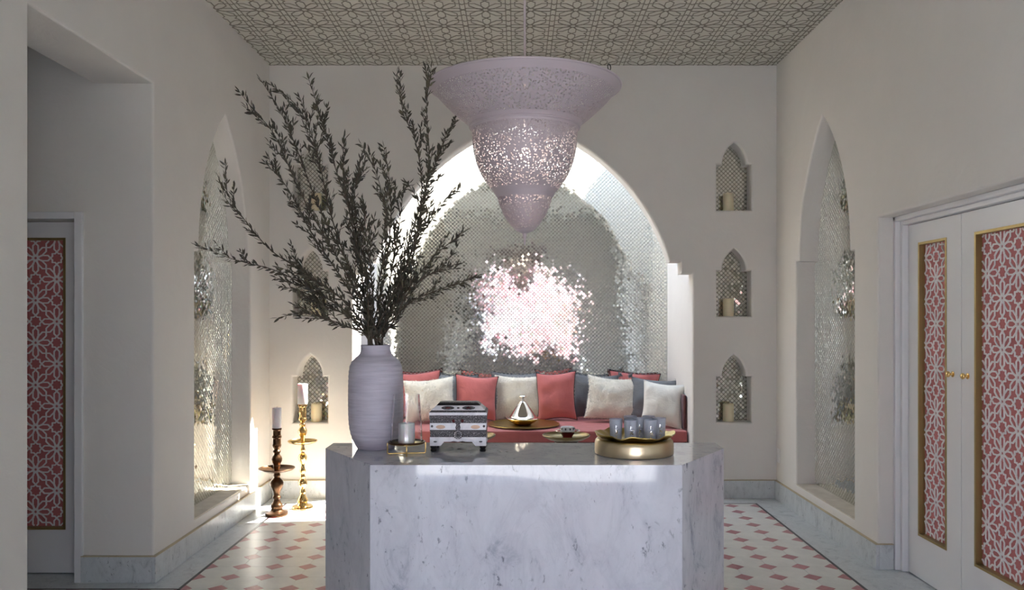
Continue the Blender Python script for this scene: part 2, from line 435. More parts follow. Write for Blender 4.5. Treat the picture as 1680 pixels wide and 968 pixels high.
def bars(segs, width, place, d0, d1):
    "raised bars along the segments; depth d0 is the seen face, d1 the foot"
    mb = MB(); h = width/2; D0 = d0
    for kk, ((x1, y1), (x2, y2)) in enumerate(segs):
        d0 = D0+(kk % 23)*(d1-D0)*.012
        dx, dy = x2-x1, y2-y1; l = math.hypot(dx, dy)
        if l < 1e-5: continue
        dx, dy = dx/l, dy/l; nx, ny = -dy*h, dx*h; e = h*.55
        a, b = (x1-dx*e, y1-dy*e), (x2+dx*e, y2+dy*e)
        q = [(a[0]+nx, a[1]+ny), (b[0]+nx, b[1]+ny), (b[0]-nx, b[1]-ny), (a[0]-nx, a[1]-ny)]
        mb.add([place(u, v, d0) for u, v in q]+[place(u, v, d1) for u, v in q], [(0, 1, 2, 3), (0, 4, 5, 1), (2, 6, 7, 3), (1, 5, 6, 2), (3, 7, 4, 0)])
    return mb
ceil = MB().box((XL-.3, YF-.2, ZC), (XR+.3, YB+.02, ZC+.2)).build('ceiling', CEILB)
tag(ceil, 'sage grey ceiling covered with a fine geometric rosette line pattern', 'ceiling', kind='structure')
cs = pattern(XL, XR, 2.6, YB, .445, -1.80, 5.657, True)
# double guide lines that cross the pattern between the rosettes
for k in range(-2, 14):
    x = -1.80+.3147*(k+.5)
    for o in (-.018, .018):
        if XL < x+o < XR: cs.append(((x+o, 2.6), (x+o, YB)))
tag(bars(cs, .0068, lambda u, v, d: (u, v, ZC-d), .003, -.001).build('ceiling_pattern', CEILL, ceil), kind='stuff')

# ------------------------------------------------------------------ floor
flo = MB(); flo.box((-4.3, YF-.25, -.15), (XR+.4, YM+.1, -.010)); flo = flo.build('floor', GROUT)
tag(flo, 'white octagon tile floor with rose diamonds, black line and grey marble border', 'floor', kind='structure')
FX0, FX1, FY1 = -1.900, 1.948, 6.685
PT, X0, Y0, HD = .2019, 1.938, 6.614, .058
def clip_poly(poly, x0, x1, y0, y1):
    for ax, lim, sg in ((0, x0, 1), (0, x1, -1), (1, y0, 1), (1, y1, -1)):
        out = []; n = len(poly)
        for i in range(n):
            a, b = poly[i-1], poly[i]; da, db = (a[ax]-lim)*sg, (b[ax]-lim)*sg
            if (da >= 0) != (db >= 0):
                t = da/(da-db); out.append((a[0]+(b[0]-a[0])*t, a[1]+(b[1]-a[1])*t))
            if db >= 0: out.append(b)
        poly = out
        if len(poly) < 3: return []
    return poly
def dia(g=.0008): return [(HD-g, 0), (0, HD-g), (-HD+g, 0), (0, -HD+g)]
def octo(g=.0009):
    h = PT/2-g; c = HD-PT/2+PT/2-g*.4
    c = HD+g*.4
    return [(h, -PT/2+c), (h, PT/2-c), (PT/2-c, h), (-PT/2+c, h), (-h, PT/2-c), (-h, -PT/2+c), (-PT/2+c, -h), (PT/2-c, -h)]
dm = MB().prism(dia(), -.010, 0).mesh('rose_tile'); dm.materials.append(PINK_TILE)
om = MB().prism(octo(), -.010, 0).mesh('white_tile'); om.materials.append(WHITE_TILE)
rest_w, rest_p = MB(), MB()
def lay(shape, cx, cy, me, name, mat, rest, single, win):
    poly = [(x+cx, y+cy) for x, y in shape]
    cl = clip_poly(poly, *win)
    if not cl: return
    if not single: rest.prism(cl, -.010, 0); return
    if len(cl) == len(poly) and all(abs(a-c)+abs(b-d) < 1e-9 for (a, b), (c, d) in zip(sorted(cl), sorted(poly))):
        o = obj(name, me, flo); o.location = (cx, cy, 0)
    else:
        area = abs(sum(cl[i-1][0]*cl[i][1]-cl[i][0]*cl[i-1][1] for i in range(len(cl))))/2
        if area < 1e-5: return
        MB().prism(cl, -.010, 0).build(name, mat, flo)
win = (FX0, FX1, YF-.2, FY1)
for j in range(-1, 40):
    cy = Y0-j*PT; single = cy > 4.18
    for i in range(-1, 21):
        cx = X0-i*PT
        lay(dia(), cx, cy, dm, 'rose_tile', PINK_TILE, rest_p, single, win)
        lay(octo(), cx-PT/2, cy-PT/2, om, 'white_tile', WHITE_TILE, rest_w, single, win)
win2 = (-4.2, FX0-.018, 3.32, 4.575)
for j in range(8, 18):
    for i in range(18, 32):
        lay(dia(), X0-i*PT, Y0-j*PT, dm, 'rose_tile', PINK_TILE, rest_p, False, win2)
        lay(octo(), X0-i*PT-PT/2, Y0-j*PT-PT/2, om, 'white_tile', WHITE_TILE, rest_w, False, win2)
tag(rest_w.build('white_tiles', WHITE_TILE, flo), kind='stuff'); tag(rest_p.build('rose_tiles', PINK_TILE, flo), kind='stuff')
LW = .018
bl = MB()
bl.box((FX0-LW, 4.575, -.012), (FX0, FY1+LW, .0006)); bl.box((FX1, YF, -.012), (FX1+LW, FY1+LW, .0006)); bl.box((FX0-LW, FY1, -.012), (FX1+LW, FY1+LW, .0007))
bl.box((-4.2, 4.575, -.012), (FX0, 4.575+LW, .0007)); bl.box((FX0-LW, YF, -.012), (FX0, 3.32, .0006))
bl.build('black_line', BLACK, flo)
def slabs(x0, x1, y0, y1, along, n, name='marble_slab'):
    for k in range(n):
        if along == 'y': a, b = y0+(y1-y0)*k/n, y0+(y1-y0)*(k+1)/n; MB().box((x0, a+.0006, -.012), (x1, b-.0006, 0)).build(name, MARBLE_B, flo)
        else: a, b = x0+(x1-x0)*k/n, x0+(x1-x0)*(k+1)/n; MB().box((a+.0006, y0, -.012), (b-.0006, y1, 0)).build(name, MARBLE_B, flo)
slabs(XL, FX0-LW, 4.706, FY1+LW, 'y', 3)
slabs(FX1+LW, XR, 4.955, FY1+LW, 'y', 3); slabs(FX1+LW, XR, YF, 4.955, 'y', 8); slabs(XR, XR+.33, 3.2, 4.955, 'y', 3)
slabs(XL, XR, FY1+LW, YB, 'x', 6)
slabs(-4.2, FX0-LW, 4.593, 4.706, 'x', 4); slabs(-3.45, -2.56, 4.706, 4.9, 'x', 1); slabs(XL, FX0-LW, YF, 3.32, 'y', 5)

# baseboards
BH, BT = .150, .020
def baseboard(name, label, pieces):
    p = thing(name, label, 'baseboard', kind='structure')
    for a, b in pieces:
        MB().box((*a, 0), (*b, BH)).build('marble_board', MARBLE_B, p, bevel=.002)
        MB().box((*a, BH+.0002), (*b, BH+.005)).build('top_bead', TANLINE, p)
baseboard('baseboard_left', 'grey marble baseboard along the left wall', [((XL, 4.686), (XL+BT, 5.8)), ((XL, 5.801), (XL+BT, YB)), ((-2.52, 4.686), (XL-.0005, 4.706)), ((XL, YF), (XL+BT, 3.505))])
baseboard('baseboard_right', 'grey marble baseboard along the right wall', [((XR-BT, 4.935), (XR, 5.9)), ((XR-BT, 5.901), (XR, YB)), ((XR+.0005, 4.935), (XR+.088, 4.955)), ((XR-BT, YF), (XR, 3.2))])
baseboard('baseboard_back', 'grey marble baseboard along the back wall', [((XL+BT+.001, YB-BT), (NX0-.02, YB)), ((NX1+.02, YB-BT), (XR-BT-.001, YB))])

# ------------------------------------------------------------------ lattice doors
def lattice_leaf(root, place, u0, u1, v0, v1, pu0, pu1, pv0, pv1, cu, cv, th=.045, S=.254):
    "door leaf in (u, v); place(u, v, depth), depth grows into the door"
    wall_mb(rect(u0, u1, v0, v1), [rect(pu0, pu1, pv0, pv1)], th, place, .0).build('leaf', PAINT, root)
    tw = .014
    fr = MB()
    def pbox(m, a, b, d0, d1):
        p, q = place(a[0], a[1], d0), place(b[0], b[1], d1); m.box(p, q)
    for a, b in (((pu0, pv0), (pu0+tw, pv1)), ((pu1-tw, pv0), (pu1, pv1)), ((pu0+tw, pv0), (pu1-tw, pv0+tw)), ((pu0+tw, pv1-tw), (pu1-tw, pv1))):
        pbox(fr, a, b, -.004, .034)
    fr.build('brass_frame', BRASS, root)
    bk = MB(); pbox(bk, (pu0+tw*.5, pv0+tw*.5), (pu1-tw*.5, pv1-tw*.5), .030, .036); bk.build('rose_panel', ROSE, root)
    sg = pattern(pu0+tw+.004, pu1-tw-.004, pv0+tw+.004, pv1-tw-.004, S, cu, cv)
    bars(sg, .0078, place, .0245, .0305).build('fretwork', FRET, root)
def knob(root, c, n):
    "turned brass knob at c pointing along n"
    prof = [(.016, 0), (.016, .003), (.007, .005), (.006, .014), (.011, .018), (.0165, .024), (.016, .031), (.010, .036), (0.0005, .0375)]
    m = MB().lathe(prof, 20); q = Vector((0, 0, 1)).rotation_difference(Vector(n))
    m.v = [tuple(Vector(c)+q @ Vector(p)) for p in m.v]
    m.build('knob', GOLD, root, 50)
XD = 2.347
dplace = lambda u, v, d: (XD+d, u, v)
d1 = thing('door_1', 'narrow white leaf of the right double doors, nearer the mirror niche', 'door', (XD, 4.6, 0), kind='structure')
d2 = thing('door_2', 'wide white leaf of the right double doors at the picture edge', 'door', (XD, 3.8, 0), kind='structure')
def local(root, pl): return lambda u, v, d: tuple(a-b for a, b in zip(pl(u, v, d), root.location))
lattice_leaf(d1, local(d1, dplace), 4.312, 4.893, .006, 2.082, 4.455, 4.769, .254, 1.969, 4.622, 1.750)
lattice_leaf(d2, local(d2, dplace), 3.262, 4.306, .006, 2.082, 3.40, 4.180, .254, 1.969, 4.117, 1.753)
knob(d1, tuple(a-b for a, b in zip((XD, 4.392, 1.224), d1.location)), (-1, 0, 0)); knob(d2, tuple(a-b for a, b in zip((XD, 4.246, 1.224), d2.location)), (-1, 0, 0))
t2 = MB()
for a, b in (((2.283, 4.925, 0), (2.40, 4.9545, 2.1395)), ((2.312, 4.897, 0), (2.40, 4.925, 2.112)), ((2.283, 3.2005, 2.112), (2.40, 4.9545, 2.1395)), ((2.312, 3.2295, 2.086), (2.40, 4.897, 2.112)), ((2.283, 3.2005, 0), (2.40, 3.2295, 2.112)), ((2.312, 3.2295, 0), (2.40, 3.258, 2.086))):
    t2.box(a, b)
tag(t2.build('trim_2', PAINT, bevel=.004), 'white moulded casing around the right double doors', 'door casing', kind='structure')
YD = 4.86
d3 = thing('door_3', 'white door with a rose lattice panel in the left passage', 'door', (-3.0, YD, 0), kind='structure')
ldp = lambda u, v, d: (u, YD+d, v)
lattice_leaf(d3, local(d3, ldp), -3.445, -2.565, .006, 2.10, -3.25, -2.702, .264, 2.006, -2.771, 1.760)
t3 = MB()
t3.box((-2.5605, 4.69, 0), (-2.513, 4.712, 2.14)); t3.box((-3.50, 4.69, 2.100), (-2.5605, 4.712, 2.14)); t3.box((-3.50, 4.69, 0), (-3.45, 4.712, 2.1))
tag(t3.build('trim_3', PAINT, bevel=.003), 'white casing around the lattice door in the left passage', 'door casing', kind='structure')

# switch plate
sp = thing('socket_plate', 'small white socket plate low on the right wall near the corner', 'socket', (XR-.001, 6.83, .37))
MB().box((-.006, -.036, -.058), (0, .036, .058)).build('plate', PLATE, sp, bevel=.002); MB().box((-.0085, -.015, -.034), (-.0055, .015, .034)).build('socket_insert', PLATE, sp, bevel=.001)

# ------------------------------------------------------------------ island
HI = .95; isl = thing('marble_island', 'pale veined marble island with cut corners in the middle of the room', 'island', (0.03, 3.48, 0))
ipoly = [(-.582, 3.20), (.6455, 3.20), (.912, 3.608), (.912, 3.765), (-.854, 3.765), (-.854, 3.608)]
il = [(x-.03, y-3.48) for x, y in ipoly]
inner = offset_loop(il, -.02); tp = MB(); n6 = len(il)
tp.add([(x, y, HI-.02) for x, y in inner]+[(x, y, HI) for x, y in il], [tuple(reversed(range(n6))), tuple(range(n6, 2*n6))]+[(i, (i+1) % n6, n6+(i+1) % n6, n6+i) for i in range(n6)])
tp.build('top', MARBLE, isl)
def ipanel(k, name):
    a, b, c, d = il[k], il[(k+1) % n6], inner[(k+1) % n6], inner[k]
    MB_ = MB(); MB_.add([(*a, 0), (*b, 0), (*c, 0), (*d, 0), (*a, HI-.0002), (*b, HI-.0002), (*c, HI-.0202), (*d, HI-.0202)], [(3, 2, 1, 0), (4, 5, 6, 7), (0, 1, 5, 4), (1, 2, 6, 5), (2, 3, 7, 6), (3, 0, 4, 7)])
    MB_.build(name, MARBLE, isl)
for k, nm in enumerate(('front_panel', 'corner_panel', 'side_panel', 'back_panel', 'side_panel', 'corner_panel')):
    ipanel(k, nm)

# ------------------------------------------------------------------ bench in the niche
bz = MB().box((NX0+.001, 7.05, 0), (NX1-.001, YM-.005, .445))
tag(bz.build('built_in_bench', PLASTER, bevel=.008), 'white plaster bench base built into the niche under the coral mattress', 'bench')
def soft_box(x0, x1, y0, y1, z0, z1, r=.03, amp=.004):
    m = MB(); nx, ny, nz = 60, 22, 6
    import mathutils
    pts = {}
    def vid(p):
        key = tuple(round(c, 5) for c in p)
        if key not in pts:
            pts[key] = len(m.v)
            c = Vector(p); lo = Vector((x0+r, y0+r, z0+r)); hi = Vector((x1-r, y1-r, z1-r))
            q = Vector(tuple(min(max(c[i], lo[i]), hi[i]) for i in range(3))); d = c-q
            if d.length > 1e-6: c = q+d.normalized()*r
            n_ = mathutils.noise.noise(c*6)+.5*mathutils.noise.noise(c*17)
            c += Vector((0, -.5 if p[1] < y0+.02 else 0, 1 if p[2] > z1-.02 else 0))*n_*amp
            m.v.append(tuple(c))
        return pts[key]
    L = lambda a, b, k, n: a+(b-a)*k/n
    def grid(f, na, nb):
        for i in range(na):
            for j in range(nb): m.f.append((vid(f(i, j)), vid(f(i+1, j)), vid(f(i+1, j+1)), vid(f(i, j+1))))
    grid(lambda i, j: (L(x0, x1, i, nx), L(y0, y1, j, ny), z1), nx, ny); grid(lambda i, j: (L(x0, x1, i, nx), y0, L(z0, z1, j, nz)), nx, nz)
    grid(lambda i, j: (L(x1, x0, i, nx), y1, L(z0, z1, j, nz)), nx, nz); grid(lambda i, j: (x1, L(y0, y1, i, ny), L(z0, z1, j, nz)), ny, nz)
    grid(lambda i, j: (x0, L(y1, y0, i, ny), L(z0, z1, j, nz)), ny, nz); grid(lambda i, j: (L(x0, x1, i, nx), L(y1, y0, j, ny), z0), nx, ny)
    return m
ms = thing('bench_mattress', 'long coral mattress covering the niche bench under the cushions', 'mattress', (0.04, 7.5, .446))
soft_box(NX0+.012-.04, NX1-.012-.04, 7.03-7.5, YM-.02-7.5, 0, .105, .02).build('cover', SEATC, ms, 40)
MB().tube([(NX0-.02, 7.042-7.5, .007), (NX1-.06, 7.042-7.5, .007)], .006, 6).build('piping', PIPING, ms, 60)
SEAT = .446+.105

# ------------------------------------------------------------------ cushions
import mathutils
def cushion(label, px, d, wd, ht, th, mat, lean=22, roll=0, yaw=0, fur=0, piping=True, tassels=False, seed=0, group=None, lift=0.0):
    rnd = random.Random(seed)
    t = thing('cushion', label, 'cushion', (P(px, 0, d).x, d, SEAT+lift+abs(math.sin(R(roll)))*wd/2*.9), group)
    t.rotation_euler = (Matrix.Rotation(R(yaw), 3, 'Z') @ Matrix.Rotation(R(-lean), 3, 'X') @ Matrix.Rotation(R(roll), 3, 'Y')).to_euler()
    n = 22; mb = MB(); ofs = Vector((seed*3.7, 1.3*seed, 0))
    def outline(u, v):
        x = wd/2*u*(1-.115*(1-v*v)*abs(u)**3); z = ht/2*v*(1-.115*(1-u*u)*abs(v)**3); return x, z+ht/2
    def sag(x, z):
        return x
    for s in (-1, 1):
        k = len(mb.v)
        for j in range(n+1):
            for i in range(n+1):
                u, v = math.sin(PI/2*(-1+2*i/n)), math.sin(PI/2*(-1+2*j/n))
                x, z = outline(u, v); g = max(0, (1-abs(u)**2.6)*(1-abs(v)**2.6))
                y = s*th/2*g**.55
                nn = mathutils.noise.noise(Vector((x*7, z*9, s))+ofs)*.018+mathutils.noise.noise(Vector((x*22, z*16, s))+ofs)*.004
                mb.v.append((x+mathutils.noise.noise(Vector((x*5, z*5, 3))+ofs)*.010, y+nn*min(1, g*3), z+mathutils.noise.noise(Vector((x*4, z*4, 9))+ofs)*.008))
        for j in range(n):
            for i in range(n):
                a = k+j*(n+1)+i; q = (a, a+1, a+n+2, a+n+1); mb.f.append(q if s < 0 else q[::-1])
    body = mb.build('cover', mat, t, 60)
    loop = []
    for s_, rng in (('b', range(n)), ('r', range(n)), ('t', range(n)), ('l', range(n))):
        for i in rng:
            a = math.sin(PI/2*(-1+2*i/n)); u, v = {'b': (a, -1), 'r': (1, a), 't': (-a, 1), 'l': (-1, -a)}[s_]
            x, z = outline(u, v)
            loop.append((x+mathutils.noise.noise(Vector((x*5, z*5, 3))+ofs)*.010, 0, z+mathutils.noise.noise(Vector((x*4, z*4, 9))+ofs)*.008))
    if piping: MB().tube(loop, .0052, 6, closed=True).build('piping', PIPING if mat is CORAL else mat, t, 60)
    if fur:
        f = MB(); me = body.data; polys = [p for p in me.polygons]; ar = [p.area for p in polys]
        for p in rnd.choices(polys, ar, k=fur):
            vs_ = [me.vertices[i].co for i in p.vertices]; a, b = rnd.random(), rnd.random()
            c = vs_[0]*(1-a)*(1-b)+vs_[1]*a*(1-b)+vs_[2]*a*b+vs_[3]*(1-a)*b
            dr = (p.normal*.6+Vector((rnd.gauss(0, .45), rnd.gauss(0, .2), rnd.gauss(-.45, .4)))).normalized()
            wv = dr.orthogonal().normalized()*rnd.uniform(.0010, .0020); L_ = rnd.uniform(.010, .021)
            f.add([c-wv, c+wv, c+dr*L_], [(0, 1, 2)])
        tag(f.build('fur', CREAMF, t), kind='stuff')
    if tassels:
        for sx_, sz_ in ((-1, 1), (1, 1)):
            x, z = outline(sx_, sz_); f = MB()
            for k in range(26):
                a = rnd.uniform(0, 2*PI); dr = Vector((sx_*.7+rnd.gauss(0, .5), rnd.gauss(0, .4), .6+rnd.gauss(0, .5))).normalized()
                f.tube([(x, 0, z), tuple(Vector((x, 0, z))+dr*rnd.uniform(.02, .045))], [.006, .003], 5)
            f.build('tassel', mat, t, 60)
    return t
GC = 'cushions along the niche bench'
cushion('coral cushion behind the left shaggy cushion, half hidden by the vase', 686, 7.86, .47, .45, .12, CORAL, 7, -3, 4, seed=1, group=GC)
cushion('slate grey cushion peeking out behind the leftmost shaggy cushion', 742, 7.90, .44, .42, .10, GREYC, 6, 3, 0, seed=2, group=GC)
cushion('slate grey cushion peeking out behind the shaggy cushion at the silver tagine', 844, 7.93, .47, .44, .10, GREYC, 4, 1, 0, seed=3, group=GC)
cushion('slate grey cushion standing between a coral and a shaggy cushion', 976, 7.86, .44, .42, .11, GREYC, 6, 2, -3, tassels=True, seed=4, group=GC)
cushion('coral cushion peeking above the right shaggy cushion', 1036, 7.94, .50, .43, .09, CORAL, 3, 5, 0, seed=5, group=GC)
cushion('slate grey tasselled cushion behind the ivory ribbed cushion', 1068, 7.52, .42, .41, .12, GREYC, 18, 5, -6, tassels=True, seed=6, group=GC)
cushion('shaggy cream cushion leftmost of its kind, above the inlaid chest', 707, 7.50, .48, .42, .15, CREAMF, 22, -5, 3, fur=9000, piping=False, seed=7, group=GC)
cushion('plump coral cushion between the inlaid chest and the silver tagine', 778, 7.64, .41, .43, .14, CORAL, 14, 4, 4, seed=8, group=GC)
cushion('shaggy cream cushion standing right behind the silver tagine', 854, 7.77, .50, .43, .13, CREAMF, 8, 0, 0, fur=9000, piping=False, seed=9, group=GC)
cushion('plump coral cushion right of the silver tagine beside a grey one', 914, 7.70, .38, .46, .14, CORAL, 10, -2, -4, seed=10, group=GC)
cushion('shaggy cream cushion above the frosted tumblers', 1002, 7.58, .50, .42, .15, CREAMF, 18, 5, -4, fur=9000, piping=False, seed=11, group=GC)
cushion('ivory ribbed linen cushion in the right corner of the bench', 1083, 7.20, .37, .40, .14, LINEN, 18, 5, -14, seed=12, group=GC)
bo = thing('bolster', 'side bolster, its maroon darkened for shadow, against the right niche wall', 'bolster', (NX1-.020, 7.5, SEAT))
soft_box(-.016, .016, -.40, .40, 0, .30, .014).build('cover', cloth('shadow_maroon_cloth', (.10, .03, .028)), bo, 40)  # maroon cushion cloth, darkened to carry the shadow between cushion and wall

# ------------------------------------------------------------------ candles
def candle(label, loc, r, h, mat, group=None):
    c = thing('pillar_candle', label, 'candle', loc, group)
    MB().lathe([(.0005, 0), (r*.97, 0), (r, .004), (r, h-.004), (r*.94, h), (r*.6, h-.003), (.0005, h-.005)], 32).build('wax', mat, c, 40)
    MB().tube([(0, 0, h-.006), (.001, 0, h+.003), (.003, 0, h+.008)], .0011, 5).build('wick', WICK, c)
rows = ('lowest', 'middle', 'highest')
for side, cx, off in (('left', -1.763, .035), ('right', 1.832, -.03)):
    for k, z0 in enumerate((.641, 1.540, 2.440)):
        candle(f'cream pillar candle in the {rows[k]} wall niche {"behind the olive branches" if side == "left" else "right of the great arch"}', (cx+off, YB+.075, z0+.0005), .046, .152, CWAX, 'cream candles in the wall niches')

# ------------------------------------------------------------------ candlesticks
def stick(name, label, loc, prof, dish, mat):
    t = thing(name, label, 'candlestick', loc)
    MB().lathe(prof, 36).build('stem', mat, t, 28)
    z, r, dz = dish
    MB().lathe([(.012, z), (r*.6, z+.004), (r*.9, z+dz*.55), (r, z+dz), (r*.985, z+dz+.003), (r*.88, z+dz*.62), (r*.6, z+.010), (.012, z+.008)], 44).build('drip_tray', mat, t, 50)
    return t
gp = [(850, 1), (858, 82), (850, 84), (838, 80), (834, 46), (822, 40), (812, 36), (800, 42), (785, 40), (768, 30), (752, 22), (742, 18), (730, 24), (718, 20), (700, 16), (688, 24), (672, 33), (650, 35), (632, 28), (618, 18), (606, 22), (594, 17), (580, 15), (566, 23), (552, 24), (540, 17), (524, 15), (505, 14), (490, 20), (470, 31), (448, 35), (430, 28), (418, 16), (404, 14), (392, 21), (378, 18), (366, 13), (345, 14), (322, 13), (300, 15), (288, 18), (276, 22), (258, 33), (235, 35), (215, 25), (205, 17), (194, 23), (182, 22), (172, 15), (160, 22), (152, 31), (140, 33), (130, 27), (100, 26), (88, 31), (78, 27), (48, 27), (40, 34), (26, 35), (22, 30), (24, 1)]
k = .0010157
gold_prof = [(hw*k, (858-y)*k*.985) for y, hw in gp]
GX, GY = -1.729, 6.53
stick('floor_candlestick', 'tall polished gold candlestick on the floor, right of the bronze one', (GX, GY, .001), gold_prof, ((858-345)*k*.985, .118, .026), GOLD)
candle('white pillar candle on the tall gold candlestick', (GX, GY, .001+(858-23)*k*.985), .040, .162, WAX)
bp = [(915, 1), (918, 86), (908, 90), (895, 88), (888, 60), (876, 46), (862, 42), (846, 46), (832, 44), (818, 33), (802, 26), (790, 24), (780, 31), (770, 32), (760, 25), (748, 24), (728, 28), (705, 40), (680, 50), (658, 52), (640, 46), (626, 32), (614, 22), (602, 27), (590, 26), (580, 20), (560, 20), (540, 24), (526, 29), (514, 26), (502, 30), (486, 39), (466, 41), (448, 35), (434, 24), (424, 22), (412, 30), (402, 30), (392, 22), (382, 24), (370, 33), (356, 36), (346, 32), (304, 31), (296, 37), (284, 36), (276, 31), (240, 31), (232, 37), (222, 38), (218, 34), (220, 1)]
k = .0009795
BX, BY = -1.868, 6.30
stick('floor_candlestick', 'shorter dark bronze candlestick on the floor by the left wall', (BX, BY, .001), [(hw*k, (918-y)*k*.985) for y, hw in bp], ((918-572)*k*.985, .138, .030), BRONZE)
candle('white pillar candle on the dark bronze candlestick', (BX, BY, .001+(918-219)*k*.985), .0355, .157, WAX)

# ------------------------------------------------------------------ chandelier
CX, CY = .03, 3.70
ch = thing('pendant_lantern', 'large lavender perforated metal lantern hanging from the ceiling', 'lantern', (CX, CY, ZC))
def hz(z): return z-ZC
def sub(prof, n=5):
    out = []
    for (r1, z1), (r2, z2) in zip(prof, prof[1:]):
        for i in range(n): t = i/n; out.append((r1+(r2-r1)*t, z1+(z2-z1)*t))
    return out+[prof[-1]]
def smoothp(pts, n=6):
    out = []
    for i in range(len(pts)-1):
        p0 = pts[max(0, i-1)]; p1 = pts[i]; p2 = pts[i+1]; p3 = pts[min(len(pts)-1, i+2)]
        for j in range(n):
            t = j/n; out.append(tuple(.5*((2*b)+(-a+c)*t+(2*a-5*b+4*c-d)*t*t+(-a+3*b-3*c+d)*t**3) for a, b, c, d in zip(p0, p1, p2, p3)))
    return out+[pts[-1]]
def shell(name, pts, mat):
    return MB().lathe([(r, hz(z)) for r, z in smoothp(pts)], 96).build(name, mat, ch, 60)
shell('rim_band', [(.4350, 2.575), (.405, 2.545)], PLAINM)
MB().lathe([(.4350+.005*math.cos(2*PI*i/8), hz(2.575)+.005*math.sin(2*PI*i/8)) for i in range(8)], 96, closed=True).build('rim', PLAINM, ch, 60)
shell('flared_bowl', [(.405, 2.545), (.365, 2.502), (.320, 2.460), (.282, 2.428), (.262, 2.412)], PERF)
shell('waist_band', [(.262, 2.412), (.250, 2.400), (.245, 2.388), (.2405, 2.378)], PLAINM)
MB().lathe([(.248+.005*math.cos(2*PI*i/8), hz(2.392)+.005*math.sin(2*PI*i/8)) for i in range(8)], 80, closed=True).build('waist_ring', PLAINM, ch, 60)
shell('bell', [(.2405, 2.378), (.2385, 2.345), (.234, 2.295), (.223, 2.245), (.205, 2.195), (.180, 2.150), (.152, 2.112)], PERF)
shell('collar_band', [(.152, 2.112), (.140, 2.098), (.131, 2.084), (.1235, 2.072)], PLAINM)
shell('cone', [(.1235, 2.072), (.114, 2.040), (.098, 2.002), (.074, 1.962), (.045, 1.930)], PERF)
MB().lathe([(r, hz(z)) for r, z in [(.045, 1.930), (.038, 1.924), (.022, 1.917), (.010, 1.912), (.008, 1.900), (.005, 1.885), (.0035, 1.866), (.0003, 1.855)]], 32).build('finial', PLAINM, ch, 50)
MB().tube([(0, 0, 0), (0, 0, hz(2.30))], .0055, 10).build('rod', PLAINM, ch, 60)
MB().lathe([(.0005, 0), (.055, 0), (.055, -.012), (.03, -.03), (.008, -.04), (.0005, -.041)], 32).build('ceiling_rose', PLAINM, ch, 40)
BULB = M('bulb_glow', (1, .9, .75), .5); BULB.node_tree.nodes['Principled BSDF'].inputs['Emission Color'].default_value = (1, .82, .62, 1); BULB.node_tree.nodes['Principled BSDF'].inputs['Emission Strength'].default_value = 2.0
MB().lathe([(.012, hz(2.30)), (.014, hz(2.285)), (.030, hz(2.262)), (.034, hz(2.245)), (.030, hz(2.225)), (.018, hz(2.213)), (.0005, hz(2.209))], 24).build('bulb', BULB, ch, 60)
lb = D.lights.new('lantern_lamp', 'POINT'); lb.energy = 1.5; lb.color = (1, .88, .74); lb.shadow_soft_size = .05
lo_ = D.objects.new('lantern_lamp', lb); COL.objects.link(lo_); lo_.parent = ch; lo_.location = (0, 0, hz(2.36))
sp_ = MB()
for a in (R(30), R(150), R(270)):
    sp_.tube([(0, 0, hz(2.572)), (.43*math.cos(a), .43*math.sin(a), hz(2.572))], .004, 6)
sp_.build('spider', PLAINM, ch, 60)
for a in (R(205), R(85), R(325)):
    hk = MB(); c = Vector((.435*math.cos(a), .435*math.sin(a), hz(2.592)))
    hk.tube([c+Vector((.013*math.cos(b)*math.cos(a+PI/2), .013*math.cos(b)*math.sin(a+PI/2), .013*math.sin(b))) for b in [2*PI*i/12 for i in range(12)]], .0022, 6, closed=True)
    hk.build('hook', DARKM, ch, 60)

# ------------------------------------------------------------------ things on the island
HT = HI+.0006
# vase
vx, vy = -.632, 3.615
va = thing('ribbed_vase', 'tall lavender stoneware vase with fine ribs on the marble island', 'vase', (vx, vy, HT))
kz = .00271
vp = [(1, 740), (26, 741), (30, 739.5), (34, 733), (39, 722), (43, 705), (44.4, 685), (44.6, 660), (44.4, 635), (43.6, 617), (41.5, 605), (37, 597), (31, 591.5), (26.5, 587), (24.2, 582), (23.5, 577), (24.2, 573.3), (23.6, 572), (21.8, 573.5), (21.5, 580), (24, 588)]
prof = []
for i, (r, z) in enumerate(smoothp([(r*kz, (741-y)*kz) for r, y in vp], 8)):
    rib = .0010*math.sin(z*2*PI/.021) if .04 < z < .41 else 0
    prof.append((max(.0005, r+rib), z))
MB().lathe(prof, 72).build('body', VASE, va, 60)

# hurricane candle holder
hx, hy = P(667, 0, 3.45).x, 3.45
hu = thing('hurricane_holder', 'clear glass hurricane on a gold wire stand in front of the vase', 'candle holder', (hx, hy, HT))
wire = MB()
for a in (R(8), R(98)):
    c, s = math.cos(a), math.sin(a)
    pth = [(-.074, .052), (-.080, .048), (-.080, .008), (-.076, .004), (.076, .004), (.080, .008), (.080, .048), (.074, .052)]
    wire.tube([(u*c, u*s, z) for u, z in pth], .0032, 8)
wire.build('wire_legs', GOLD, hu, 60)
MB().lathe([(.0755+.004*math.cos(2*PI*i/10), .052+.004*math.sin(2*PI*i/10)) for i in range(10)], 56, closed=True).build('ring', BRONZE, hu, 60)
MB().lathe([(.0005, .046), (.074, .046), (.074, .049), (.0005, .049)], 48).build('floor_plate', TRAYGOLD, hu, 40)
MB().lathe([(.0665, .0495), (.067, .053), (.0655, .10), (.060, .18), (.0555, .2530), (.0535, .2530), (.058, .18), (.0635, .10), (.065, .053), (.0645, .0495)], 56, closed=True).build('glass_cylinder', GLASS, hu, 60)
candle('white pillar candle inside the glass hurricane', (hx, hy, HT+.0495), .0350, .083, WAX)

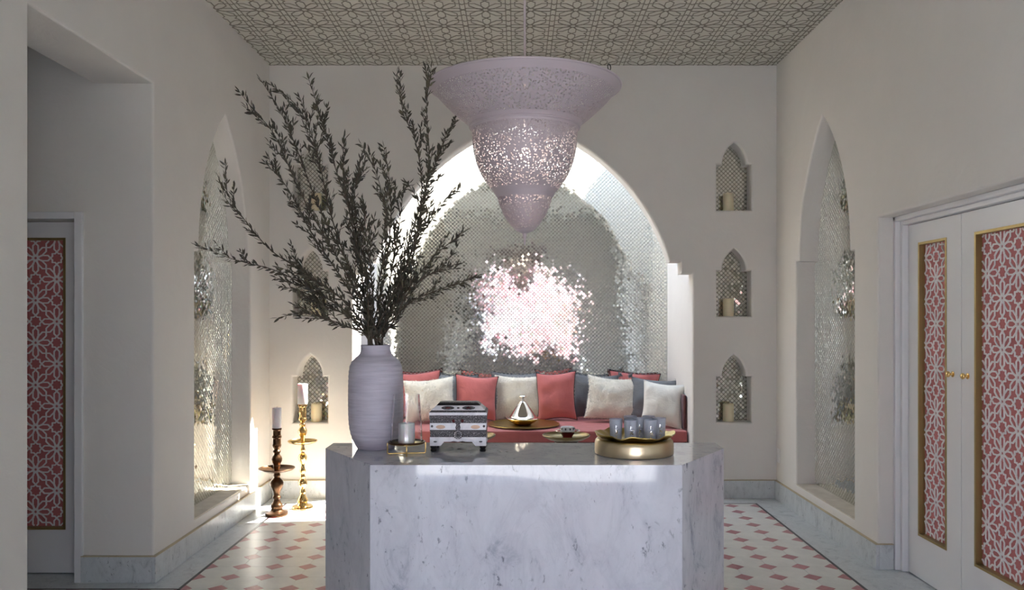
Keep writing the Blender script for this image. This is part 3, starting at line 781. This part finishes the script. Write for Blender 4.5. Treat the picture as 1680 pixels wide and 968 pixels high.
# inlaid chest
cx_, cy_ = P(753.3, 0, 3.58).x, 3.585
ct = thing('inlaid_chest', 'small bone and metal inlaid chest with sloped lid and black feet', 'chest', (cx_, cy_, HT))
W2, D2 = .1215, .075
for sx_ in (-1, 1):
    for sy_ in (-1, 1):
        MB().lathe([(.0005, 0), (.012, 0), (.0145, .006), (.011, .012), (.015, .019), (.0145, .0255), (.0005, .0255)], 16, (sx_*(W2-.015), sy_*(D2-.015), 0)).build('foot', DARKM, ct, 40)
cbody = MB().box((-W2+.004, -D2+.004, .042), (W2-.004, D2-.004, .143)).build('body', FILI, ct)
# scalloped apron: front/back and sides
def apron(width):
    h = width; pts = [(-h, .0258), (-h*.62, .0258), (-h*.56, .034), (-h*.50, .043), (-h*.28, .0435), (-h*.16, .047), (0, .043), (h*.16, .047), (h*.28, .0435), (h*.50, .043), (h*.56, .034), (h*.62, .0258), (h, .0258), (h, .063), (-h, .063)]
    return pts
def fplate(pts, y0, y1):
    m = MB(); n = len(pts); tri = geometry.tessellate_polygon([[Vector((u, v, 0)) for u, v in pts]])
    m.add([(u, y0, v) for u, v in pts]+[(u, y1, v) for u, v in pts], [tuple(t) for t in tri]+[tuple(i+n for i in reversed(t)) for t in tri]+[(i, (i+1) % n, n+(i+1) % n, n+i) for i in range(n)])
    return m
fplate(apron(W2), -D2, -D2+.006).build('apron', BONE, cbody); fplate(apron(W2), D2-.006, D2).build('apron', BONE, cbody)
for sx_ in (-1, 1):
    m = fplate(apron(D2-.0065), -.003, .003); m.v = [(sx_*(W2-.003)+y, x, z) for x, y, z in m.v]; m.build('apron', BONE, cbody)
def band(z0, z1, mat, name, e=0.0):
    m = MB(); a, b = W2+e, D2+e
    m.prism([(-a, -b), (a, -b), (a, b), (-a, b)], z0, z1); return m.build(name, mat, cbody)
band(.0635, .0895, FILI, 'filigree_band', -.0015); band(.0897, .0945, DARKM, 'dark_band', 0)
for sx_ in (-1, 1):      # bone plaques left and right of the clasp
    x0, x1 = (-W2, -.020) if sx_ < 0 else (.020, W2)
    c = .014
    pts = [(x0, .0948), (x1-c*.2, .0948), (x1, .105), (x1-c, .1240), (x0, .1240)] if sx_ < 0 else [(x0+c*.2, .0948), (x1, .0948), (x1, .1240), (x0+c, .1240), (x0, .105)]
    fplate(pts, -D2-.001, -D2+.006).build('bone_plaque', BONE, cbody)
    for q in (.112, .034):
        MB().lathe([(.0005, .005), (.0035, .0042), (.0052, .001), (.0055, 0)], 14).build('stud', FILI, cbody, 60)
        o = cbody.children[-1]; o.rotation_euler = (R(90), 0, 0); o.location = (sx_*q, -D2-.001, .1105)
    ov = MB().lathe([(.0005, .0012), (.010, .0012), (.018, .0006), (.020, 0)], 24).build('copper_inlay', COPPER, cbody); ov.scale = (1, .42, 1); ov.rotation_euler = (R(90), 0, 0); ov.location = (sx_*.075, -D2-.001, .1075)
    MB().lathe([(.0005, .0025), (.004, .0018), (.006, 0)], 4).build('dark_inlay', DARKM, cbody); o = cbody.children[-1]; o.rotation_euler = (R(90), 0, 0); o.location = (sx_*.075, -D2-.0022, .112); o.scale = (1.4, .6, 1)
    MB().lathe([(.0095, 0), (.0095, .0015), (.0075, .0022), (.0065, .0012), (.0005, .0012)], 20).build('roundel', FILI, cbody, 40); o = cbody.children[-1]; o.rotation_euler = (R(90), 0, 0); o.location = (sx_*.098, -D2-.0002, .044)
MB().box((-W2+.002, -D2+.002, .0946), (W2-.002, D2-.002, .1241)).build('side_panel', BONE, cbody)
band(.1405, .1428, DARKM, 'dark_band', .0012); band(.1242, .1404, FILI, 'filigree_band', 0)
lid = MB().box((-W2-.002, -D2-.002, .143), (W2+.002, D2+.002, .158)).build('lid', FILI, ct)
bx0 = -W2-.003; bw_ = (2*W2+.006)/4
for k4 in range(4): MB().box((bx0+k4*bw_+.0005, -D2-.003, .1581), (bx0+(k4+1)*bw_-.0005, D2+.003, .170)).build('bone_band', BONE, lid)
def frustum(a0, b0, z0, a1, b1, z1):
    m = MB(); m.add([(-a0, -b0, z0), (a0, -b0, z0), (a0, b0, z0), (-a0, b0, z0), (-a1, -b1, z1), (a1, -b1, z1), (a1, b1, z1), (-a1, b1, z1)],
                    [(3, 2, 1, 0), (4, 5, 6, 7), (0, 1, 5, 4), (1, 2, 6, 5), (2, 3, 7, 6), (3, 0, 4, 7)]); return m
frustum(W2+.003, D2+.003, .1702, W2-.006, D2-.007, .178).build('filigree_slope', FILI, lid)
frustum(W2-.006, D2-.007, .1782, W2-.026, D2-.027, .197).build('bone_slope', BONE, lid)
frustum(W2-.026, D2-.027, .1972, W2-.034, D2-.036, .206).build('dark_slope', DARKM, lid)
frustum(W2-.034, D2-.036, .2062, W2-.042, D2-.046, .2105).build('filigree_top', FILI, lid)
sl = Vector((0, -.0188, .020)).normalized(); ang = math.atan2(.0188, .020)
for u in (-.045, .045, 0):
    g = MB().lathe([(.0005, .003), (.010, .0024), (.018, .0008), (.020, 0)] if u else [(.0005, .003), (.004, .002), (.005, 0)], 20).build('garnet', GARNET if u else FILI, lid, 60)
    if u:
        h_ = MB().lathe([(.0005, .0012), (.024, .0010), (.027, 0)], 24).build('filigree_oval', FILI, lid, 60); h_.scale = (1.05, .40, 1); h_.rotation_euler = (R(90)-ang, 0, 0); h_.location = (u, -D2+.0168, .1872)
    g.scale = (.60, .26, 1) if u else (1.2, .8, 1); g.rotation_euler = (R(90)-ang*1.0, 0, 0); g.location = (u, -D2+.0165, .1874)
hp = MB(); hp.lathe([(.0005, .005), (.012, .0048), (.018, .003), (.020, 0)], 24)
clasp = hp.build('clasp', FILI, ct, 50); clasp.rotation_euler = (R(90), 0, 0); clasp.location = (0, -D2-.0012, .0745)
for i in range(12):
    a = 2*PI*i/12; m = MB().lathe([(.0005, .0022), (.0022, .0015), (.0026, 0)], 8).build('bead', BONE, clasp, 60); m.location = (.0150*math.cos(a), .0150*math.sin(a), .0040)
MB().lathe([(.0005, .0065), (.004, .006), (.0055, .0045)], 4).build('jewel', DARKM, clasp)
fplate([(-.008, .092), (.008, .092), (.011, .106), (.007, .118), (.016, .128), (.016, .1395), (-.016, .1395), (-.016, .128), (-.007, .118), (-.011, .106)], -D2-.0035, -D2+.002).build('hasp', FILI, ct)
for sx_ in (-1, 1):
    g = MB().lathe([(.0005, .004), (.005, .003), (.0075, 0)], 16).build('garnet', GARNET, ct, 60); g.rotation_euler = (R(90), 0, 0); g.location = (sx_*.018, -D2-.001, .1337)

# brass drum, gold bowl and tumblers
dx_, dy_ = P(1040, 0, 3.475).x, 3.475
dr = thing('brass_drum', 'low round brass drum with rounded rim on the right of the island', 'tray stand', (dx_, dy_, HT))
MB().lathe([(.0005, .0005), (.160, 0), (.166, .003), (.1675, .012), (.167, .045), (.164, .057), (.158, .0635), (.150, .0655), (.143, .0645), (.140, .060), (.139, .056), (.0005, .056)], 96).build('body', DRUMB, dr, 45)
gb = thing('gold_bowl', 'shallow wavy gold bowl holding the frosted tumblers on the brass drum', 'bowl', (dx_+.003, dy_, HT+.0565))
m = MB(); n = 96; ringz = [(.0005, .0), (.06, .0), (.105, .001), (.130, .008), (.148, .017), (.160, .023), (.170, .028)]
for (r, z) in ringz+[(r-.001, z+.0035) for r, z in reversed(ringz[1:])]+[(.0005, .0035)]:
    for i in range(n):
        a = 2*PI*i/n; q = max(0, (r-.11)/.062); rr = r*(1+.035*q*math.sin(a*9+1)+.02*q*math.sin(a*4)); zz = z+.004*q*math.sin(a*7+.5)+.0025*q*math.sin(a*13)
        m.v.append((rr*math.cos(a), rr*math.sin(a), zz))
tot = 2*len(ringz)
for j in range(tot-1):
    for i in range(n): m.f.append((j*n+i, j*n+(i+1) % n, (j+1)*n+(i+1) % n, (j+1)*n+i))
m.build('bowl', TRAYGOLD, gb, 50)
GL_H, GLZ = .090, HT+.0565+.0048
def tumbler(label, x, y, rot):
    t = thing('tumbler', label, 'tumbler', (x, y, GLZ), 'frosted tumblers in the gold bowl'); t.rotation_euler = (0, 0, rot)
    MB().lathe([(.0005, 0), (.0225, 0), (.0238, .003), (.0262, .05), (.0285, GL_H), (.0270, GL_H), (.0247, .05), (.0222, .008), (.0005, .006)], 40).build('glass', FROST, t, 50)
    def on(u, z): # point on the front of the glass
        r = .0240+(z/GL_H)*.0046+.0004; a = -PI/2+u/r; return (r*math.cos(a), r*math.sin(a), z)
    s = MB()
    def stroke(pts, wd):
        for (u1, z1), (u2, z2) in zip(pts, pts[1:]):
            l = math.hypot(u2-u1, z2-z1); nx, nz = -(z2-z1)/l*wd/2, (u2-u1)/l*wd/2
            k = max(1, int(l/.004))
            for q in range(k):
                a, b = q/k, (q+1)/k; ua, za, ub, zb = u1+(u2-u1)*a, z1+(z2-z1)*a, u1+(u2-u1)*b, z1+(z2-z1)*b
                s.add([on(ua+nx, za+nz), on(ub+nx, zb+nz), on(ub-nx, zb-nz), on(ua-nx, za-nz)], [(0, 1, 2, 3)])
    stroke([(-.014, .049), (.014, .049)], .0010); stroke([(-.012, .025), (.012, .025)], .0009)
    g = rot
    stroke([(-.0035, .053), (-.0035, .066)], .0016); stroke([(-.0035, .060), (.004, .060)], .0013); stroke([(-.001, .066), (.003, .0635)], .0012)
    if int(abs(rot)*100) % 3 == 0:
        stroke([(-.006, .030), (.004, .037), (-.006, .045)], .0026); stroke([(.005, .030), (-.003, .037), (.005, .045)], .0018)
    elif int(abs(rot)*100) % 3 == 1:
        stroke([(-.006, .044), (.006, .031)], .0024); stroke([(.006, .044), (-.006, .031)], .0024); stroke([(.006, .031), (.006, .038)], .002)
    else:
        stroke([(-.005, .038), (0, .045), (.005, .038), (0, .031), (-.005, .038)], .0024); stroke([(.005, .030), (.005, .046)], .0014)
    stroke([(-.002, .012), (-.002, .021)], .0016); stroke([(-.006, .017), (.004, .017)], .0012); stroke([(-.013, .008), (-.004, .0095)], .001); stroke([(.004, .0095), (.013, .008)], .001)
    s.build('silver_print', SILVER, t)
for lab, px, d, rz in (('frosted grey tumbler leftmost of the group in the gold bowl', 1010.5, 3.445, .03), ('frosted grey tumbler at the front centre of the gold bowl', 1034.5, 3.405, .01),
                       ('frosted grey tumbler at the front right of the gold bowl', 1066.5, 3.415, .05), ('frosted grey tumbler rightmost of the group in the gold bowl', 1081.5, 3.475, .07),
                       ('frosted grey tumbler hidden between the two front tumblers', 1048, 3.475, .09), ('frosted grey tumbler at the back left of the gold bowl', 1034, 3.54, .06), ('frosted grey tumbler at the back right of the gold bowl', 1064, 3.54, .02)):
    tumbler(lab, P(px, 0, d).x, d, rz)

# ------------------------------------------------------------------ tray tables before the bench
def tray_table(name, label, x, y, zt, r, lip, rimw=.012):
    t = thing(name, label, 'table', (x, y, 0))
    MB().lathe([(.0005, zt), (r*.72, zt), (r*.97, zt+lip*.7), (r, zt+lip), (r-.004, zt+lip+.003), (r*.93, zt+lip*.7), (r*.70, zt+.005), (.0005, zt+.004)], 72).build('tray', BRASSD, t, 40)
    MB().lathe([(.0005, zt-.001), (r*.5, zt-.001), (r*.5, zt-.018), (.03, zt-.03), (.022, zt-.06), (.034, zt-.10), (.042, zt-.16), (.028, zt-.24), (.020, zt-.3), (.030, zt-.34), (.032, .14), (.05, .11), (.0005, .105)], 32).build('pedestal', WOOD, t, 40)
    for k in range(3):
        a = R(90+120*k); MB().tube([(0, 0, .125), (.10*math.cos(a), .10*math.sin(a), .10), (.15*math.cos(a), .15*math.sin(a), .05), (.18*math.cos(a), .18*math.sin(a), .012)], [.024, .020, .016, .012], 10).build('leg', WOOD, t, 60)
    return t
tr = thing('serving_tray', 'round hammered gold tray on the coral mattress under the silver tagine', 'tray', (P(859, 0, 7.38).x, 7.38, SEAT+.004))
MB().lathe([(.0005, 0), (.250, 0), (.315, .006), (.329, .013), (.327, .016), (.312, .010), (.248, .0045), (.0005, .004)], 88).build('tray', TRAYGOLD, tr, 40)
tray_table('tray_table', 'small bronze bowl-topped table carrying the oxblood dish, right of the tagine', .343, 5.80, .662, .171, .032)
tray_table('tray_table', 'small bronze bowl-topped table mostly hidden behind the inlaid chest', -.330, 5.80, .662, .171, .032)
tg = thing('tagine', 'polished silver tagine with conical lid standing on the gold tray', 'tagine', (P(857.5, 0, 7.38).x, 7.38, SEAT+.0085))
MB().lathe([(0.0006, 0.0000), (0.0690, 0.0000), (0.0762, 0.0048), (0.1130, 0.0238), (0.1380, 0.0452), (0.1452, 0.0547), (0.1404, 0.0559), (0.0006, 0.0476)], 64).build('base_bowl', GOLD, tg, 40)
MB().lathe([(0.1309, 0.0565), (0.1511, 0.0547), (0.1535, 0.0583), (0.1511, 0.0631), (0.1285, 0.0690), (0.1166, 0.0785), (0.0952, 0.1119), (0.0714, 0.1487), (0.0488, 0.1809), (0.0309, 0.2047), (0.0262, 0.2094), (0.0262, 0.2142), (0.0006, 0.2166)], 64).build('lid', SILVER, tg, 35)
MB().lathe([(0.0155, 0.2142), (0.0131, 0.2321), (0.0143, 0.2439), (0.0309, 0.2499), (0.0345, 0.2558), (0.0297, 0.2618), (0.0119, 0.2666), (0.0006, 0.2689)], 40).build('knob', SILVER, tg, 40)
ob = thing('lidded_bowl', 'oxblood footed bowl with a pale saucer lid on the small bronze table', 'bowl', (P(931, 0, 5.8).x, 5.80, .6675))
MB().lathe([(.0005, 0), (.036, 0), (.040, .006), (.034, .012), (.042, .026), (.052, .040), (.054, .046), (.0005, .046)], 48).build('bowl', CERR, ob, 40)
MB().lathe([(.0005, .0465), (.050, .0465), (.080, .052), (.090, .057), (.088, .060), (.050, .058), (.0005, .058)], 56).build('saucer', SILVER, ob, 40)
MB().lathe([(.0005, .0585), (.050, .0585), (.052, .064), (.049, .080), (.044, .086), (.0005, .088)], 48).build('lid', BONE, ob, 40)
for i in range(10):
    a = 2*PI*i/10; b = MB().box((-.004, -.002, -.007), (.004, .002, .007)).build('inlay', DARKM, ob); b.location = (.0515*math.cos(a), .0515*math.sin(a), .072); b.rotation_euler = (0, 0, a+PI/2)

# ------------------------------------------------------------------ olive branches
def cr_path(pts, n=10):
    return [Vector(p) for p in smoothp([tuple(p) for p in pts], n)]
def add_leaf(mb, p, d, L_, w_, rnd):
    d = d.normalized(); s = d.cross(Vector((rnd.gauss(0, 1), rnd.gauss(0, 1), rnd.gauss(0, 1)))).normalized(); u = s.cross(d).normalized()
    bend = rnd.uniform(-.12, .12)*L_
    a = p; m1 = p+d*L_*.35+u*bend*.5; m2 = p+d*L_*.68+u*bend; e = p+d*L_+u*bend*.6
    f = u*w_*.25
    mb.add([a, m1+s*w_/2+f, m1-s*w_/2+f, m1, m2+s*w_*.42+f, m2-s*w_*.42+f, m2, e], [(0, 1, 3), (0, 3, 2), (1, 4, 6, 3), (3, 6, 5, 2), (4, 7, 6), (6, 7, 5)])
def branch(label, ctrl, dep, seed, dens=1.0, twigs=7, start=.02):
    rnd = random.Random(seed*13+1)
    a0 = Vector((vx+rnd.uniform(-.018, .018), vy+rnd.uniform(-.018, .018), HT+.30)); a1 = Vector((vx+rnd.uniform(-.03, .03), vy+rnd.uniform(-.03, .03), HT+.462))
    q = [P(x, y, 3.62+dep*(i+1)/len(ctrl)) for i, (x, y) in enumerate(ctrl)]
    path = cr_path([a0, a1]+q, 12)
    t = thing('olive_branch', label, 'branch', tuple(a0), 'olive branches in the lavender vase')
    st, lf = MB(), MB(); n = len(path)
    rad = [.0038*(1-i/n)+.0010 for i in range(n)]
    st.tube([p-a0 for p in path], rad, 6)
    def leaves(pl, spacing, L0, from_=0.0):
        acc = 0; side = 1; tot = sum((b-a).length for a, b in zip(pl, pl[1:])); run = 0
        for a, b in zip(pl, pl[1:]):
            seg = (b-a).length; tdir = (b-a).normalized(); run += seg
            if run < from_: continue
            acc += seg
            while acc > spacing:
                acc -= spacing; side = -side
                p = a+(b-a)*rnd.random()
                o = tdir.orthogonal(); o.rotate(mathutils.Quaternion(tdir, rnd.uniform(0, 2*PI)))
                dd = tdir*rnd.uniform(.5, 1.1)+o.normalized()*rnd.uniform(.35, .9)+Vector((0, 0, rnd.uniform(-.1, .25)))
                add_leaf(lf, p-a0, dd, L0*rnd.uniform(.65, 1.2), rnd.uniform(.0070, .0105), rnd)
        add_leaf(lf, pl[-1]-a0, (pl[-1]-pl[-2]), L0, .007, rnd)
    h_ = 12+(n-12)//2; leaves(path[12:h_], .0060/dens, .038, .03); leaves(path[h_:], .0090/dens, .038)
    for k in range(twigs):
        i = rnd.randrange(int(n*.30), int(n*.93)); p = path[i]; td = (path[i+1]-path[i]).normalized()
        o = td.orthogonal(); o.rotate(mathutils.Quaternion(td, rnd.uniform(0, 2*PI)))
        L_ = rnd.uniform(.07, .17)*(1.15-i/n*.5); d = (td*1.0+o.normalized()*rnd.uniform(.3, .75)+Vector((0, 0, .15))).normalized()
        tw = cr_path([p, p+d*L_*.5+Vector((0, 0, .004)), p+d*L_+Vector((rnd.gauss(0, .01), rnd.gauss(0, .01), rnd.uniform(0, .03)))], 5)
        st.tube([x-a0 for x in tw], [.0016*(1-j/len(tw))+.0007 for j in range(len(tw))], 5); leaves(tw, .0085/dens, .034, .01)
    st.build('stem', STEM, t, 60); tag(lf.build('leaves', LEAF, t), kind='stuff')
BR = [
 ('olive branch whose drooping tip is highest at the upper left', [(590, 470), (527, 348), (470, 203), (428, 131)], .10),
 ('olive branch arching over to a hooked tip at the far upper left', [(580, 470), (500, 330), (448, 218), (405, 177)], -.15),
 ('olive branch rising in a straight line toward the ceiling left of centre', [(596, 470), (578, 350), (552, 281), (527, 193), (506, 128)], .22),
 ('olive branch with long leaves between the two upper left tips', [(588, 480), (545, 360), (520, 250), (492, 180), (447, 141)], -.05),
 ('olive branch spreading left across the left wall niche', [(570, 500), (505, 450), (444, 410), (392, 348), (359, 294)], -.2),
 ('olive branch reaching farthest left with a thin drooping tip', [(565, 510), (520, 480), (455, 445), (382, 425), (325, 402)], .05),
 ('short olive branch on the left ending below the hooked one', [(575, 480), (510, 380), (470, 306), (436, 268)], .18),
 ('olive branch topping the right side left of the lantern rim', [(645, 500), (676, 430), (692, 317), (682, 234), (661, 183), (656, 121)], .05),
 ('olive branch touching the lantern rim, tallest on the right', [(648, 480), (683, 390), (703, 270), (700, 178), (707, 113)], -.12),
 ('olive branch curving right under the lantern rim', [(642, 490), (676, 380), (702, 300), (722, 250), (743, 198)], .2),
 ('olive branch rising through the middle to a forked top', [(620, 480), (634, 400), (630, 332), (607, 250)], -.1),
 ('olive branch standing upright at the centre of the bunch', [(626, 480), (640, 380), (640, 307), (630, 242)], .15),
 ('olive branch leaning right below the curve of the great arch', [(650, 500), (672, 470), (713, 420), (762, 379)], -.1),
 ('olive branch reaching farthest right before the mirror mosaic', [(648, 520), (675, 495), (728, 472), (782, 454)], .1),
 ('lowest olive branch hanging out to the left above the vase', [(598, 548), (552, 529), (501, 514), (457, 521)], -.15),
 ('short olive branch on the lower left above the lowest one', [(590, 530), (545, 505), (500, 480), (462, 470)], .15),
 ('olive branch with a bushy tip left of the centre', [(606, 470), (592, 400), (581, 332), (589, 278)], .05),
 ('olive branch ending in a bent tip above the centre left', [(602, 470), (580, 380), (563, 290), (565, 226)], -.2),
 ('thin short olive branch leaning right between two longer ones', [(650, 520), (670, 480), (705, 450), (749, 433)], -.22),
 ('olive branch forking right before the bright arch edge', [(640, 510), (672, 420), (692, 375), (718, 343), (744, 312)], .25),
 ('olive branch forming the dense dark heart of the bunch', [(612, 500), (608, 440), (600, 380), (595, 330)], .0),
 ('olive branch behind the dense heart, leaning slightly right', [(632, 500), (645, 430), (655, 370), (662, 310)], .28),
]
for i, (lab, ctrl, dep) in enumerate(BR):
    branch(lab, ctrl, dep, i+1, dens=1.0 if len(ctrl) > 3 else .95, twigs=10)

# ------------------------------------------------------------------ garden outside the entrance
PAVE = M('garden_paving', (.66, .66, .65), .9)
tag(MB().box((-14, -22, -.30), (14, YF-.24, -.20)).build('ground', PAVE), 'pale sunlit paving outside the entrance', 'ground', kind='structure')
BOUG = M('bougainvillea_bract', (.50, .115, .15), .6); BLEAF = M('bush_leaf', (.05, .09, .02), .6); BSTEM = M('bush_stem', (.12, .08, .05), .9)
def bush(label, x, y, rx, rz_, pink, seed):
    rnd = random.Random(seed); t = thing('flowering_shrub', label, 'shrub', (x, y, -.2), 'shrubs outside the entrance')
    s = MB()
    for k in range(5):
        a = rnd.uniform(0, 2*PI); s.tube([(0, 0, 0), (.2*math.cos(a), .2*math.sin(a), rz_*.6), (rx*.7*math.cos(a), rx*.5*math.sin(a), rz_*1.3)], [.05, .035, .015], 6)
    s.build('stem', BSTEM, t)
    A, B = MB(), MB()
    for k in range(5200):
        d = Vector((rnd.gauss(0, 1), rnd.gauss(0, 1), rnd.gauss(0, 1))).normalized(); rr = rnd.uniform(.72, 1.0)
        cl = mathutils.noise.noise(d*2.3+Vector((seed, 0, 0)))
        p = Vector((d.x*rx*rr, d.y*rx*.7*rr, rz_+d.z*rz_*rr))*(1+.12*cl)
        n_ = (d+Vector((rnd.gauss(0, .6), rnd.gauss(0, .6), rnd.gauss(0, .6)))).normalized(); u = n_.orthogonal().normalized(); v_ = n_.cross(u); sz_ = rnd.uniform(.045, .085)
        isp = mathutils.noise.noise(d*4+Vector((0, seed, 0)))+rnd.uniform(-.35, .35) < pink-.5
        (B if isp else A).add([p-u*sz_, p-v_*sz_*.6, p+u*sz_, p+v_*sz_*.6], [(0, 1, 2, 3)])
    tag(A.build('foliage', BLEAF, t), kind='stuff'); tag(B.build('blossom', BOUG, t), kind='stuff')
bush('pink blossoming shrub seen mirrored at the centre of the mosaic', .40, -6.4, 1.60, 1.9, .55, 1)
bush('half pink half green shrub seen mirrored left of the mosaic centre', -2.75, -7.2, 1.55, 1.6, .42, 2)
bush('green shrub with few blossoms beyond the entrance on the right', 3.8, -7.4, 1.6, 1.5, .35, 3)
